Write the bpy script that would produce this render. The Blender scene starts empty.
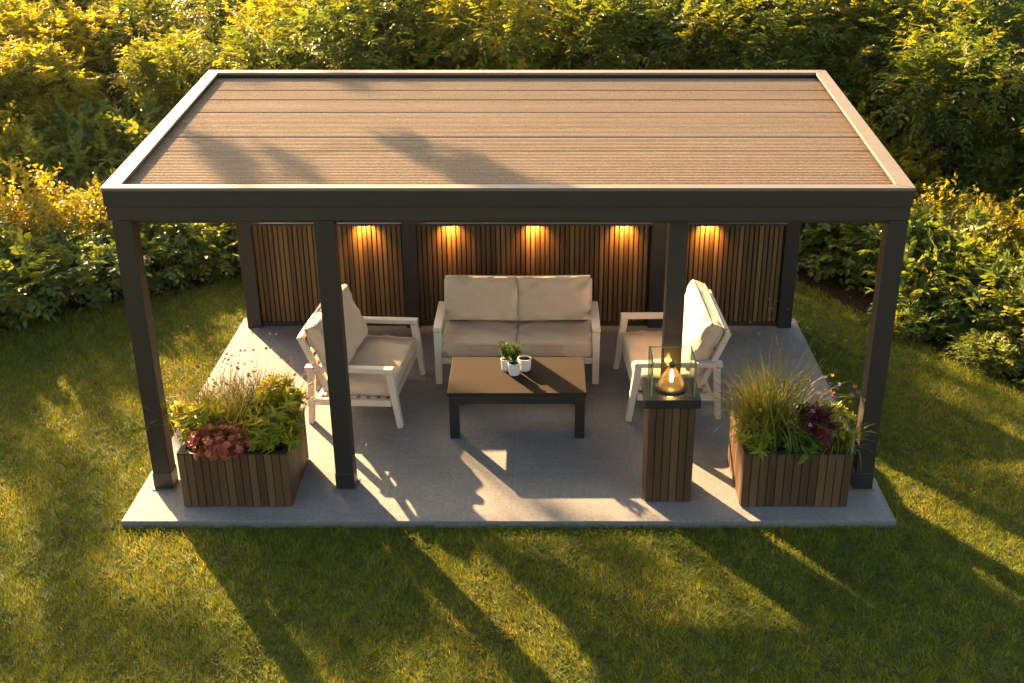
import bpy, bmesh, math, random
import numpy as np
from mathutils import Vector, Matrix

R = math.radians
C = bpy.context.scene.collection
scene = bpy.context.scene
SUN_EL = 21.2
SH = np.array([0.56, -0.828])            # horizontal travel direction of sunlight
GZ = -0.06                               # lawn level below the slab top

# ------------------------------------------------------------------ materials
def new_mat(name):
    m = bpy.data.materials.new(name); m.use_nodes = True
    nt = m.node_tree; nt.nodes.clear()
    out = nt.nodes.new('ShaderNodeOutputMaterial')
    return m, nt, out

def nd(nt, typ, **kw):
    n = nt.nodes.new(typ)
    for k, v in kw.items():
        if k in n.inputs: n.inputs[k].default_value = v
        else: setattr(n, k, v)
    return n

def ramp(nt, stops, fac=None):
    r = nt.nodes.new('ShaderNodeValToRGB')
    el = r.color_ramp.elements
    el[0].position = stops[0][0]; el[0].color = (*stops[0][1], 1)
    el[1].position = stops[-1][0]; el[1].color = (*stops[-1][1], 1)
    for p, c in stops[1:-1]:
        e = el.new(p); e.color = (*c, 1)
    if fac is not None: nt.links.new(fac, r.inputs[0])
    return r

def coords(nt, scale=(1, 1, 1), kind='Object'):
    tc = nt.nodes.new('ShaderNodeTexCoord'); mp = nt.nodes.new('ShaderNodeMapping')
    mp.inputs['Scale'].default_value = scale
    nt.links.new(tc.outputs[kind], mp.inputs[0])
    return mp.outputs[0]

def noise(nt, vec, scale, detail=4, rough=.55):
    n = nt.nodes.new('ShaderNodeTexNoise')
    n.inputs['Scale'].default_value = scale; n.inputs['Detail'].default_value = detail
    n.inputs['Roughness'].default_value = rough
    nt.links.new(vec, n.inputs['Vector'])
    return n.outputs[0]

def bump(nt, h, strength, dist, normal_in):
    b = nt.nodes.new('ShaderNodeBump')
    b.inputs['Strength'].default_value = strength; b.inputs['Distance'].default_value = dist
    nt.links.new(h, b.inputs['Height']); nt.links.new(b.outputs[0], normal_in)
    return b

def mixc(nt, a, b, fac, mode='MIX'):
    m = nt.nodes.new('ShaderNodeMix'); m.data_type = 'RGBA'; m.blend_type = mode
    for s, v in ((m.inputs[0], fac), (m.inputs[6], a), (m.inputs[7], b)):
        if isinstance(v, bpy.types.NodeSocket): nt.links.new(v, s)
        elif isinstance(v, (int, float)): s.default_value = v
        else: s.default_value = (*v, 1)
    return m.outputs[2]

def attr(nt, name):
    a = nt.nodes.new('ShaderNodeAttribute'); a.attribute_name = name
    return a.outputs['Fac']

def math_(nt, op, a, b=0.0):
    m = nt.nodes.new('ShaderNodeMath'); m.operation = op
    for s, v in ((m.inputs[0], a), (m.inputs[1], b)):
        if isinstance(v, bpy.types.NodeSocket): nt.links.new(v, s)
        else: s.default_value = v
    return m.outputs[0]

def simple(name, col, rough=.6, var=.15, nscale=8, bstr=.15, bdist=.002, bscale=120, metallic=0, spec=.5):
    m, nt, out = new_mat(name)
    p = nt.nodes.new('ShaderNodeBsdfPrincipled')
    v = coords(nt)
    n = noise(nt, v, nscale, 6)
    c0 = tuple(max(0, c * (1 - var)) for c in col); c1 = tuple(min(1, c * (1 + var)) for c in col)
    r = ramp(nt, [(.3, c0), (.7, c1)], n)
    nt.links.new(r.outputs[0], p.inputs['Base Color'])
    p.inputs['Roughness'].default_value = rough; p.inputs['Metallic'].default_value = metallic
    p.inputs['Specular IOR Level'].default_value = spec
    bump(nt, noise(nt, v, bscale, 3), bstr, bdist, p.inputs['Normal'])
    nt.links.new(p.outputs[0], out.inputs[0])
    return m

def wood(name, stops, axis, rough=.55, grain=1.0, spec=.4):
    """grain stretched along axis; each slat's own tone from the 'rnd' attribute"""
    m, nt, out = new_mat(name)
    p = nt.nodes.new('ShaderNodeBsdfPrincipled')
    sc = [38, 38, 38]; sc[axis] = 2.2
    tc = nt.nodes.new('ShaderNodeTexCoord'); mp = nt.nodes.new('ShaderNodeMapping')
    mp.inputs['Scale'].default_value = sc
    nt.links.new(tc.outputs['Object'], mp.inputs[0])
    rn = attr(nt, 'rnd')
    cmb = nt.nodes.new('ShaderNodeCombineXYZ')
    off = math_(nt, 'MULTIPLY', rn, 37.0)
    for i in range(3): nt.links.new(off, cmb.inputs[i])
    nt.links.new(cmb.outputs[0], mp.inputs['Location'])
    n = noise(nt, mp.outputs[0], 1.0, 6, .62)
    f = math_(nt, 'ADD', math_(nt, 'MULTIPLY', n, .62 * grain), math_(nt, 'MULTIPLY', rn, .5))
    f = math_(nt, 'SUBTRACT', f, .08)
    r = ramp(nt, stops, f)
    nt.links.new(r.outputs[0], p.inputs['Base Color'])
    p.inputs['Roughness'].default_value = rough; p.inputs['Specular IOR Level'].default_value = spec
    bump(nt, n, .35, .003, p.inputs['Normal'])
    nt.links.new(p.outputs[0], out.inputs[0])
    return m

def leaf_mat(name, stops, trans=.42, rough=.5, spec=.25):
    m, nt, out = new_mat(name)
    t = attr(nt, 'tint')
    oi = nt.nodes.new('ShaderNodeObjectInfo')
    f = math_(nt, 'ADD', t, math_(nt, 'MULTIPLY', math_(nt, 'SUBTRACT', oi.outputs['Random'], .5), .16))
    r = ramp(nt, stops, f)
    p = nt.nodes.new('ShaderNodeBsdfPrincipled')
    p.inputs['Roughness'].default_value = rough; p.inputs['Specular IOR Level'].default_value = spec
    nt.links.new(r.outputs[0], p.inputs['Base Color'])
    tr = nt.nodes.new('ShaderNodeBsdfTranslucent')
    tc = mixc(nt, r.outputs[0], (1.5, 1.25, .5), 1.0, 'MULTIPLY')
    nt.links.new(tc, tr.inputs[0])
    mx = nt.nodes.new('ShaderNodeMixShader'); mx.inputs[0].default_value = trans
    nt.links.new(p.outputs[0], mx.inputs[1]); nt.links.new(tr.outputs[0], mx.inputs[2])
    nt.links.new(mx.outputs[0], out.inputs[0])
    return m

def glass_mat(name, tint, gloss=.12):
    m, nt, out = new_mat(name)
    tb = nt.nodes.new('ShaderNodeBsdfTransparent'); tb.inputs[0].default_value = (*tint, 1)
    gl = nt.nodes.new('ShaderNodeBsdfGlossy'); gl.inputs['Roughness'].default_value = .03
    fr = nt.nodes.new('ShaderNodeFresnel'); fr.inputs[0].default_value = 1.5
    f = math_(nt, 'MULTIPLY', fr.outputs[0], .6)
    mx = nt.nodes.new('ShaderNodeMixShader'); nt.links.new(f, mx.inputs[0])
    nt.links.new(tb.outputs[0], mx.inputs[1]); nt.links.new(gl.outputs[0], mx.inputs[2])
    nt.links.new(mx.outputs[0], out.inputs[0])
    return m

def emit(name, col, s):
    m, nt, out = new_mat(name)
    e = nt.nodes.new('ShaderNodeEmission'); e.inputs[0].default_value = (*col, 1); e.inputs[1].default_value = s
    nt.links.new(e.outputs[0], out.inputs[0])
    return m

M = {}
M['charcoal'] = wood('charcoal_paint', [(.0, (.017, .0135, .0115)), (.5, (.028, .022, .0185)), (1, (.046, .036, .030))], 2, .5)
M['charcoal_x'] = wood('charcoal_board', [(.0, (.018, .0145, .0125)), (.5, (.030, .024, .0205)), (1, (.052, .041, .034))], 0, .48)
M['slat'] = wood('slat_wood', [(.0, (.034, .017, .006)), (.45, (.120, .062, .020)), (1, (.26, .145, .048))], 2, .55)
M['planter'] = wood('planter_wood', [(.0, (.030, .014, .007)), (.45, (.085, .042, .019)), (1, (.18, .095, .042))], 2, .55)
M['black'] = simple('black_metal', (.016, .015, .015), .42, .15)
M['backing'] = simple('dark_backing', (.010, .008, .007), .8)
M['rim'] = simple('roof_rim_metal', (.145, .115, .088), .55, .06, 5, .05)
M['ceiling'] = simple('ceiling_boards', (.03, .025, .022), .7)
M['cream'] = simple('cream_painted_metal', (.66, .56, .45), .45, .05, 6, .05, .001)
M['pot'] = simple('white_ceramic', (.78, .75, .70), .35, .04)
M['table'] = wood('dark_brown_tabletop', [(.0, (.024, .016, .010)), (.5, (.038, .025, .015)), (1, (.058, .038, .022))], 0, .75, spec=.06)
M['stem'] = simple('plant_stem', (.10, .11, .03), .7)
M['twig'] = simple('bark', (.09, .06, .04), .85, .3, 14, .5, .01, 30)
M['shoe'] = simple('steel_post_foot', (.05, .048, .046), .35, .2, 10, .1, metallic=.6)

# cushion fabric: fine weave
m, nt, out = new_mat('beige_fabric'); M['fabric'] = m
p = nt.nodes.new('ShaderNodeBsdfPrincipled'); v = coords(nt)
r = ramp(nt, [(.3, (.64, .475, .325)), (.7, (.74, .565, .40))], noise(nt, v, 5, 6, .65))
sp = ramp(nt, [(.35, (.86, .86, .86)), (.65, (1, 1, 1))], noise(nt, v, 260, 2))
nt.links.new(mixc(nt, r.outputs[0], sp.outputs[0], 1.0, 'MULTIPLY'), p.inputs['Base Color'])
p.inputs['Roughness'].default_value = .9; p.inputs['Specular IOR Level'].default_value = .2
p.inputs['Sheen Weight'].default_value = .15
h = math_(nt, 'ADD', noise(nt, v, 420, 2), math_(nt, 'MULTIPLY', noise(nt, v, 9, 3), 3.0))
bump(nt, h, .3, .003, p.inputs['Normal']); nt.links.new(p.outputs[0], out.inputs[0])

# concrete
m, nt, out = new_mat('concrete'); M['concrete'] = m
p = nt.nodes.new('ShaderNodeBsdfPrincipled'); v = coords(nt)
r1 = ramp(nt, [(.22, (.15, .143, .142)), (.5, (.225, .213, .205)), (.80, (.30, .282, .265))], noise(nt, v, 1.6, 9, .68))
r2 = ramp(nt, [(.40, (.72, .72, .72)), (.55, (1, 1, 1))], noise(nt, v, 34, 5, .7))
r3 = ramp(nt, [(.30, (.6, .6, .6)), (.38, (1, 1, 1))], noise(nt, v, 95, 3, .6))
c = mixc(nt, r1.outputs[0], r2.outputs[0], .75, 'MULTIPLY'); c = mixc(nt, c, r3.outputs[0], .7, 'MULTIPLY')
br = nt.nodes.new('ShaderNodeTexBrick'); br.offset = 0; br.inputs['Scale'].default_value = 1
for k_, v_ in (('Color1', (1, 1, 1, 1)), ('Color2', (.97, .97, .97, 1)), ('Mortar', (.72, .72, .72, 1)), ('Mortar Size', .0035), ('Brick Width', .99), ('Row Height', .96), ('Mortar Smooth', .3)): br.inputs[k_].default_value = v_
nt.links.new(v, br.inputs['Vector']); c = mixc(nt, c, br.outputs[0], .8, 'MULTIPLY')
nt.links.new(c, p.inputs['Base Color']); p.inputs['Roughness'].default_value = .78
h = math_(nt, 'ADD', noise(nt, v, 60, 6), math_(nt, 'MULTIPLY', noise(nt, v, 7, 4), 2.0))
bump(nt, h, .55, .005, p.inputs['Normal']); nt.links.new(p.outputs[0], out.inputs[0])

# mineral roof boards: granular, streaky along x
m, nt, out = new_mat('ribbed_roof_board'); M['roofboard'] = m
p = nt.nodes.new('ShaderNodeBsdfPrincipled')
v = coords(nt); vs = coords(nt, (.5, 9, 1))
r1 = ramp(nt, [(.25, (.24, .165, .10)), (.5, (.31, .218, .138)), (.78, (.38, .275, .18))], noise(nt, vs, 2.2, 7, .7))
r2 = ramp(nt, [(.36, (.60, .58, .56)), (.62, (1.12, 1.1, 1.08))], noise(nt, v, 75, 3, .7))
rn = attr(nt, 'rnd')
r3 = ramp(nt, [(0, (.86, .85, .84)), (1, (1.08, 1.07, 1.06))], rn)
c = mixc(nt, r1.outputs[0], r2.outputs[0], .75, 'MULTIPLY'); c = mixc(nt, c, r3.outputs[0], 1.0, 'MULTIPLY')
nt.links.new(c, p.inputs['Base Color']); p.inputs['Roughness'].default_value = .85
bump(nt, noise(nt, v, 95, 3), .5, .006, p.inputs['Normal']); nt.links.new(p.outputs[0], out.inputs[0])

# soil / mulch
m, nt, out = new_mat('mulch_soil'); M['soil'] = m
p = nt.nodes.new('ShaderNodeBsdfPrincipled'); v = coords(nt)
r1 = ramp(nt, [(.3, (.025, .015, .009)), (.55, (.06, .038, .022)), (.75, (.11, .07, .04))], noise(nt, v, 22, 7, .75))
nt.links.new(r1.outputs[0], p.inputs['Base Color']); p.inputs['Roughness'].default_value = .95; p.inputs['Specular IOR Level'].default_value = .05
bump(nt, noise(nt, v, 30, 6, .7), 1.0, .04, p.inputs['Normal']); nt.links.new(p.outputs[0], out.inputs[0])

# turf underlay
m, nt, out = new_mat('turf'); M['turf'] = m
p = nt.nodes.new('ShaderNodeBsdfPrincipled'); v = coords(nt)
r1 = ramp(nt, [(.3, (.035, .048, .010)), (.55, (.07, .085, .016)), (.8, (.11, .11, .025))], noise(nt, v, 14, 7, .7))
nt.links.new(r1.outputs[0], p.inputs['Base Color']); p.inputs['Roughness'].default_value = .95
bump(nt, noise(nt, v, 60, 4, .7), 1.0, .02, p.inputs['Normal']); nt.links.new(p.outputs[0], out.inputs[0])

M['grass'] = leaf_mat('lawn_blades', [(.0, (.055, .085, .010)), (.4, (.120, .165, .014)), (.75, (.24, .255, .022)), (1, (.40, .32, .07))], .48, .75, spec=.12)
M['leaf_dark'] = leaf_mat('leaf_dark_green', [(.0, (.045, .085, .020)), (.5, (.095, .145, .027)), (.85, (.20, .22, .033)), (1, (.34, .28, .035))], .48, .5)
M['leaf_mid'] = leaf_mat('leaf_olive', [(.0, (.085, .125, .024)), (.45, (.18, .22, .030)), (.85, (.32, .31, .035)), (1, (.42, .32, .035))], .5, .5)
M['leaf_painted_sun'] = leaf_mat('leaf_olive_painted_sun', [(.0, (.12, .155, .024)), (.45, (.26, .28, .028)), (.85, (.44, .38, .03)), (1, (.52, .38, .03))], .55, .5)  # olive hedge leaves with backlit sun glow put into their colour
M['leaf_low'] = leaf_mat('leaf_low_shrub', [(.0, (.060, .105, .030)), (.5, (.135, .19, .038)), (.82, (.28, .28, .04)), (.95, (.38, .24, .03)), (1, (.38, .10, .02))], .42, .5)
M['leaf_yellow'] = leaf_mat('leaf_golden', [(.0, (.12, .14, .014)), (.5, (.30, .27, .022)), (.85, (.46, .34, .03)), (1, (.40, .15, .03))], .42, .45)
M['leaf_lime'] = leaf_mat('leaf_lime', [(.0, (.15, .19, .018)), (.5, (.34, .36, .03)), (1, (.55, .48, .05))], .42, .42)
M['leaf_green'] = leaf_mat('leaf_bright_green', [(.0, (.035, .075, .016)), (.5, (.07, .14, .024)), (1, (.16, .22, .035))], .36, .35)
M['leaf_red'] = leaf_mat('leaf_coppery_red', [(.0, (.16, .03, .02)), (.5, (.36, .085, .05)), (.85, (.50, .18, .09)), (1, (.48, .30, .14))], .32, .4)
M['leaf_burg'] = leaf_mat('leaf_burgundy', [(.0, (.030, .006, .010)), (.6, (.085, .014, .020)), (1, (.19, .04, .04))], .25, .38)
M['straw'] = leaf_mat('straw_grass', [(.0, (.08, .09, .02)), (.5, (.19, .17, .05)), (1, (.34, .25, .12))], .40, .5)
M['bladeg'] = leaf_mat('ornamental_grass', [(.0, (.075, .12, .018)), (.5, (.16, .20, .03)), (1, (.30, .29, .07))], .42, .42)
M['pink'] = leaf_mat('petal_pink', [(.0, (.26, .08, .09)), (.6, (.42, .17, .15)), (1, (.55, .30, .22))], .3, .6)
M['mauve'] = leaf_mat('petal_dusky_mauve', [(.0, (.16, .03, .06)), (.6, (.32, .09, .12)), (1, (.50, .22, .22))], .3, .6)
M['lilac'] = leaf_mat('petal_lilac', [(.0, (.24, .15, .36)), (.6, (.38, .27, .52)), (1, (.55, .42, .62))], .3, .6)
M['white'] = leaf_mat('petal_white', [(.0, (.6, .58, .55)), (1, (.85, .82, .8))], .3, .6)
M['yellowp'] = leaf_mat('petal_yellow', [(.0, (.50, .34, .02)), (1, (.70, .50, .04))], .3, .6)
M['glass'] = glass_mat('clear_glass', (.93, .97, .94))
M['glass_edge'] = glass_mat('green_glass_edge', (.80, .90, .76), .1)
M['amber'] = glass_mat('amber_glass', (1.0, .84, .58), .4)
for key, colr, a in (('amber', (.85, .60, .30), .07), ('glass_edge', (.30, .38, .24), .55)):
    nt = M[key].node_tree; out = [n for n in nt.nodes if n.type == 'OUTPUT_MATERIAL'][0]; prev = out.inputs[0].links[0].from_socket
    df = nt.nodes.new('ShaderNodeBsdfTranslucent'); df.inputs[0].default_value = (*colr, 1)
    d2 = nt.nodes.new('ShaderNodeBsdfDiffuse'); d2.inputs[0].default_value = (*colr, 1)
    m1 = nt.nodes.new('ShaderNodeMixShader'); nt.links.new(df.outputs[0], m1.inputs[1]); nt.links.new(d2.outputs[0], m1.inputs[2])
    m2 = nt.nodes.new('ShaderNodeMixShader'); m2.inputs[0].default_value = a
    nt.links.new(prev, m2.inputs[1]); nt.links.new(m1.outputs[0], m2.inputs[2]); nt.links.new(m2.outputs[0], out.inputs[0])
M['filament'] = emit('glowing_filament', (1, .62, .25), 7)
M['lens'] = emit('lamp_lens', (1, .55, .16), 4)

# ------------------------------------------------------------------ tagging
def tag(o, label=None, cat=None, group=None, kind=None):
    if label: o['label'] = label
    if cat: o['category'] = cat
    if group: o['group'] = group
    if kind: o['kind'] = kind
    return o

def thing(name, label, cat, loc=(0, 0, 0), rz=0, group=None, scale=1):
    o = bpy.data.objects.new(name, None); C.objects.link(o)
    o.empty_display_size = .2
    o.location = loc; o.rotation_euler = (0, 0, rz); o.scale = (scale,) * 3 if isinstance(scale, (int, float)) else scale
    return tag(o, label, cat, group)

def link(name, mesh, parent=None):
    o = bpy.data.objects.new(name, mesh); C.objects.link(o)
    if parent: o.parent = parent
    return o

class MB:
    def __init__(s): s.v = []; s.f = []; s.r = []; s.sm = []
    def add(s, vs, fs, rnd=.5, smooth=False):
        b = len(s.v); s.v += [tuple(v) for v in vs]
        s.f += [tuple(b + i for i in f) for f in fs]
        s.r += [rnd] * len(vs); s.sm += [smooth] * len(fs); return s
    def box(s, x0, x1, y0, y1, z0, z1, rnd=.5):
        vs = [(x, y, z) for z in (z0, z1) for y in (y0, y1) for x in (x0, x1)]
        return s.add(vs, [(0, 2, 3, 1), (4, 5, 7, 6), (0, 1, 5, 4), (2, 6, 7, 3), (0, 4, 6, 2), (1, 3, 7, 5)], rnd)
    def bar(s, p0, p1, w, h, up=(0, 0, 1), rnd=.5, w1=None, h1=None):
        p0 = Vector(p0); p1 = Vector(p1); d = (p1 - p0).normalized()
        a = d.cross(Vector(up)).normalized(); b = a.cross(d)
        w1 = w1 or w; h1 = h1 or h
        vs = []
        for P, W, H in ((p0, w, h), (p1, w1, h1)):
            for sa, sb in ((-1, -1), (1, -1), (1, 1), (-1, 1)): vs.append(P + a * sa * W / 2 + b * sb * H / 2)
        return s.add(vs, [(0, 1, 2, 3), (7, 6, 5, 4), (0, 4, 5, 1), (1, 5, 6, 2), (2, 6, 7, 3), (3, 7, 4, 0)], rnd)
    def tube(s, pts, rad, n=8, rnd=.5, caps=True):
        pts = [Vector(p) for p in pts]
        rad = rad if hasattr(rad, '__len__') else [rad] * len(pts)
        vs = []
        for i, P in enumerate(pts):
            d = (pts[min(i + 1, len(pts) - 1)] - pts[max(i - 1, 0)]).normalized()
            a = d.cross(Vector((0, 0, 1)) if abs(d.z) < .95 else Vector((1, 0, 0))).normalized(); b = d.cross(a)
            for k in range(n):
                t = 2 * math.pi * k / n; vs.append(P + (a * math.cos(t) + b * math.sin(t)) * rad[i])
        fs = [(i * n + k, i * n + (k + 1) % n, (i + 1) * n + (k + 1) % n, (i + 1) * n + k) for i in range(len(pts) - 1) for k in range(n)]
        if caps: fs += [tuple(range(n))[::-1], tuple((len(pts) - 1) * n + k for k in range(n))]
        return s.add(vs, fs, rnd, True)
    def lathe(s, prof, n=32, c=(0, 0, 0), rnd=.5):
        vs = [(c[0] + r * math.cos(2 * math.pi * k / n), c[1] + r * math.sin(2 * math.pi * k / n), c[2] + z) for r, z in prof for k in range(n)]
        fs = [(i * n + k, i * n + (k + 1) % n, (i + 1) * n + (k + 1) % n, (i + 1) * n + k) for i in range(len(prof) - 1) for k in range(n)]
        return s.add(vs, fs, rnd, True)
    def mesh(s, name, mat):
        me = bpy.data.meshes.new(name); me.from_pydata(s.v, [], s.f)
        a = me.attributes.new('rnd', 'FLOAT', 'POINT'); a.data.foreach_set('value', s.r)
        me.polygons.foreach_set('use_smooth', s.sm)
        me.materials.append(mat); me.update()
        bm = bmesh.new(); bm.from_mesh(me); bmesh.ops.recalc_face_normals(bm, faces=bm.faces); bm.to_mesh(me); bm.free()
        return me
    def build(s, name, mat, parent=None, bevel=0):
        o = link(name, s.mesh(name, mat), parent)
        if bevel:
            b = o.modifiers.new('bevel', 'BEVEL'); b.width = bevel; b.segments = 2; b.limit_method = 'ANGLE'; b.angle_limit = R(40)
        return o

def copy_tree(o, parent=None):
    c = o.copy(); C.objects.link(c)
    if parent: c.parent = parent
    for ch in list(o.children): copy_tree(ch, c)
    return c

# ------------------------------------------------------------------ foliage (numpy)
def nrm(a): return a / (np.linalg.norm(a, axis=-1, keepdims=True) + 1e-9)

class Leaves:
    def __init__(s): s.V = []; s.F = []; s.T = []; s.n = 0
    def leaves(s, P, D, N, L, W, T, fold=.3, droop=.15):
        P = np.asarray(P, float); k = len(P)
        if k == 0: return s
        D = nrm(np.asarray(D, float)); S = nrm(np.cross(D, N)); N = np.cross(S, D)
        L = np.broadcast_to(L, k)[:, None]; W = np.broadcast_to(W, k)[:, None]; dr = np.broadcast_to(droop, k)[:, None]
        def pt(a, w): return P + D * L * a + S * W * w + N * (abs(w) * W * fold - dr * L * a * a)
        V = np.stack([pt(0, 0), pt(.32, .5), pt(.70, .36), pt(1, 0), pt(.70, -.36), pt(.32, -.5)], 1).reshape(-1, 3)
        b = s.n + np.arange(k)[:, None] * 6
        s.F.append((b + np.array([[0, 1, 2, 3]]))); s.F.append((b + np.array([[0, 3, 4, 5]])))
        s.V.append(V); s.T.append(np.repeat(np.broadcast_to(T, k), 6)); s.n += 6 * k
        return s
    def blades(s, P, D, L, W, T, bend, segs=3, up=None):
        """ribbons rising from P, heading D (unit horizontal), bending over by 'bend'"""
        P = np.asarray(P, float); k = len(P)
        D = nrm(np.asarray(D, float)); Z = np.array([0, 0, 1.])
        S = nrm(np.cross(D, Z)); L = np.broadcast_to(L, k)[:, None]; W = np.broadcast_to(W, k)[:, None]
        bend = np.broadcast_to(bend, k)[:, None]
        rows = []; pos = P.copy(); a0 = .12 + bend * .1
        for i in range(segs + 1):
            t = i / segs
            w = W * (1 - t) ** .6 * .5 if i < segs else W * 0
            rows.append(pos + S * w)
            if i < segs: rows.append(pos - S * w)
            ang = a0 + bend * ((i + 1) / segs) ** 1.3
            pos = pos + (Z * np.cos(ang) + D * np.sin(ang)) * L / segs
        V = np.stack(rows, 1); m = V.shape[1]
        b = s.n + np.arange(k)[:, None] * m
        for i in range(segs - 1):
            s.F.append(b + np.array([[2 * i, 2 * i + 1, 2 * i + 3, 2 * i + 2]]))
        q = 2 * (segs - 1); s.F.append(b + np.array([[q, q + 1, q + 2]]))
        s.V.append(V.reshape(-1, 3)); s.T.append(np.repeat(np.broadcast_to(T, k), m)); s.n += m * k
        return pos      # tips
    def mesh(s, name, mat, smooth=False):
        V = np.concatenate(s.V); T = np.concatenate(s.T).astype(np.float32)
        me = bpy.data.meshes.new(name)
        me.vertices.add(len(V)); me.vertices.foreach_set('co', V.astype(np.float32).ravel())
        idx = np.concatenate([f.ravel() for f in s.F]).astype(np.int32)
        tot = np.concatenate([np.full(len(f), f.shape[1], np.int32) for f in s.F])
        st = np.concatenate([[0], np.cumsum(tot)[:-1]]).astype(np.int32)
        me.loops.add(len(idx)); me.loops.foreach_set('vertex_index', idx)
        me.polygons.add(len(tot)); me.polygons.foreach_set('loop_start', st)
        me.update(calc_edges=True)
        a = me.attributes.new('tint', 'FLOAT', 'POINT'); a.data.foreach_set('value', T)
        me.materials.append(mat)
        return me
    def build(s, name, mat, parent=None): return link(name, s.mesh(name, mat), parent)

def shell_points(rng, lobes, n, depth=.45, zmin=.03):
    """points scattered through the outer shell of a union of ellipsoids"""
    cs = np.array([l[0] for l in lobes], float); rs = np.array([l[1] for l in lobes], float)
    w = (rs[:, 0] * rs[:, 2]); w = w / w.sum()
    P = []; O = []; Lb = []
    got = 0
    while got < n:
        k = rng.choice(len(lobes), n, p=w)
        d = nrm(rng.normal(size=(n, 3)))
        f = 1 - depth * rng.random(n) ** 1.7 + .08 * rng.normal(size=n)
        p = cs[k] + d * rs[k] * f[:, None]
        ok = p[:, 2] > zmin
        for j in range(len(lobes)):
            q = np.linalg.norm((p - cs[j]) / rs[j], axis=1)
            ok &= (q > (1 - depth) * .9) | (k == j)
        p = p[ok]; P.append(p); O.append(nrm(d[ok] / rs[k][ok])); Lb.append(k[ok]); got += len(p)
    return np.concatenate(P)[:n], np.concatenate(O)[:n], np.concatenate(Lb)[:n]

def pinnate(Lv, rng, P, A, L, W, tint, pairs=4, rl=.30):
    """compound leaves: a rachis from P along A with paired leaflets"""
    n = len(P); Z = np.array([0, 0, 1.])
    A = nrm(A); S = nrm(np.cross(A, Z) + rng.normal(size=(n, 3)) * .15); N = nrm(np.cross(S, A))
    rl = rl * (.75 + .5 * rng.random(n)); sc = .7 + .5 * rng.random(n)
    for i in range(pairs + 1):
        t = (i + .6) / (pairs + .6)
        pos = P + A * (rl * t)[:, None] - Z * (rl * .28 * t * t)[:, None]
        A2 = nrm(A - Z * .5 * t)
        size = (1.0 - .35 * abs(t - .45)) * sc
        if i == pairs: Lv.leaves(pos, A2 + rng.normal(size=(n, 3)) * .1, N, L * size, W * size, tint + .06 * rng.normal(size=n), .25, .2); continue
        for sgn in (-1, 1):
            D = A2 * .55 + S * sgn + rng.normal(size=(n, 3)) * .18
            Lv.leaves(pos, D, N + rng.normal(size=(n, 3)) * .22, L * size, W * size, tint + .06 * rng.normal(size=n), .25, .22)

def whorl(Lv, rng, P, A, L, W, tint, k=6, spread=1.0, tiers=1, step=.05, droop=.25):
    n = len(P); A = nrm(A); B = nrm(np.cross(A, rng.normal(size=(n, 3)))); Cc = np.cross(A, B)
    for ti in range(tiers):
        for j in range(k):
            a = 2 * math.pi * (j + .5 * ti) / k + rng.normal(size=n) * .25
            rad = B * np.cos(a)[:, None] + Cc * np.sin(a)[:, None]
            sp = spread * (.6 + .4 * (ti + 1) / tiers) if tiers > 1 else spread
            D = rad * sp + A * (.5 + .35 * rng.random(n))[:, None]
            N = nrm(A - rad * .3 + rng.normal(size=(n, 3)) * .15)
            s_ = .65 + .5 * rng.random(n)
            Lv.leaves(P - A * (ti * step), D, N, L * s_, W * s_, tint + .10 * rng.normal(size=n), .28, droop)

def stems_mb(rng, lobes, r0, n=9, base=(0, 0)):
    mb = MB()
    for i in range(n):
        c, r = lobes[i % len(lobes)]
        e = np.array(c) + rng.normal(size=3) * np.array(r) * .3
        b = np.array([base[0] + rng.normal() * .06, base[1] + rng.normal() * .06, 0.])
        m_ = (b + e) / 2 + np.array([rng.normal() * .1, rng.normal() * .1, .12])
        mb.tube([b, m_, e], [r0, r0 * .7, r0 * .3], 6)
    return mb

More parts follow.
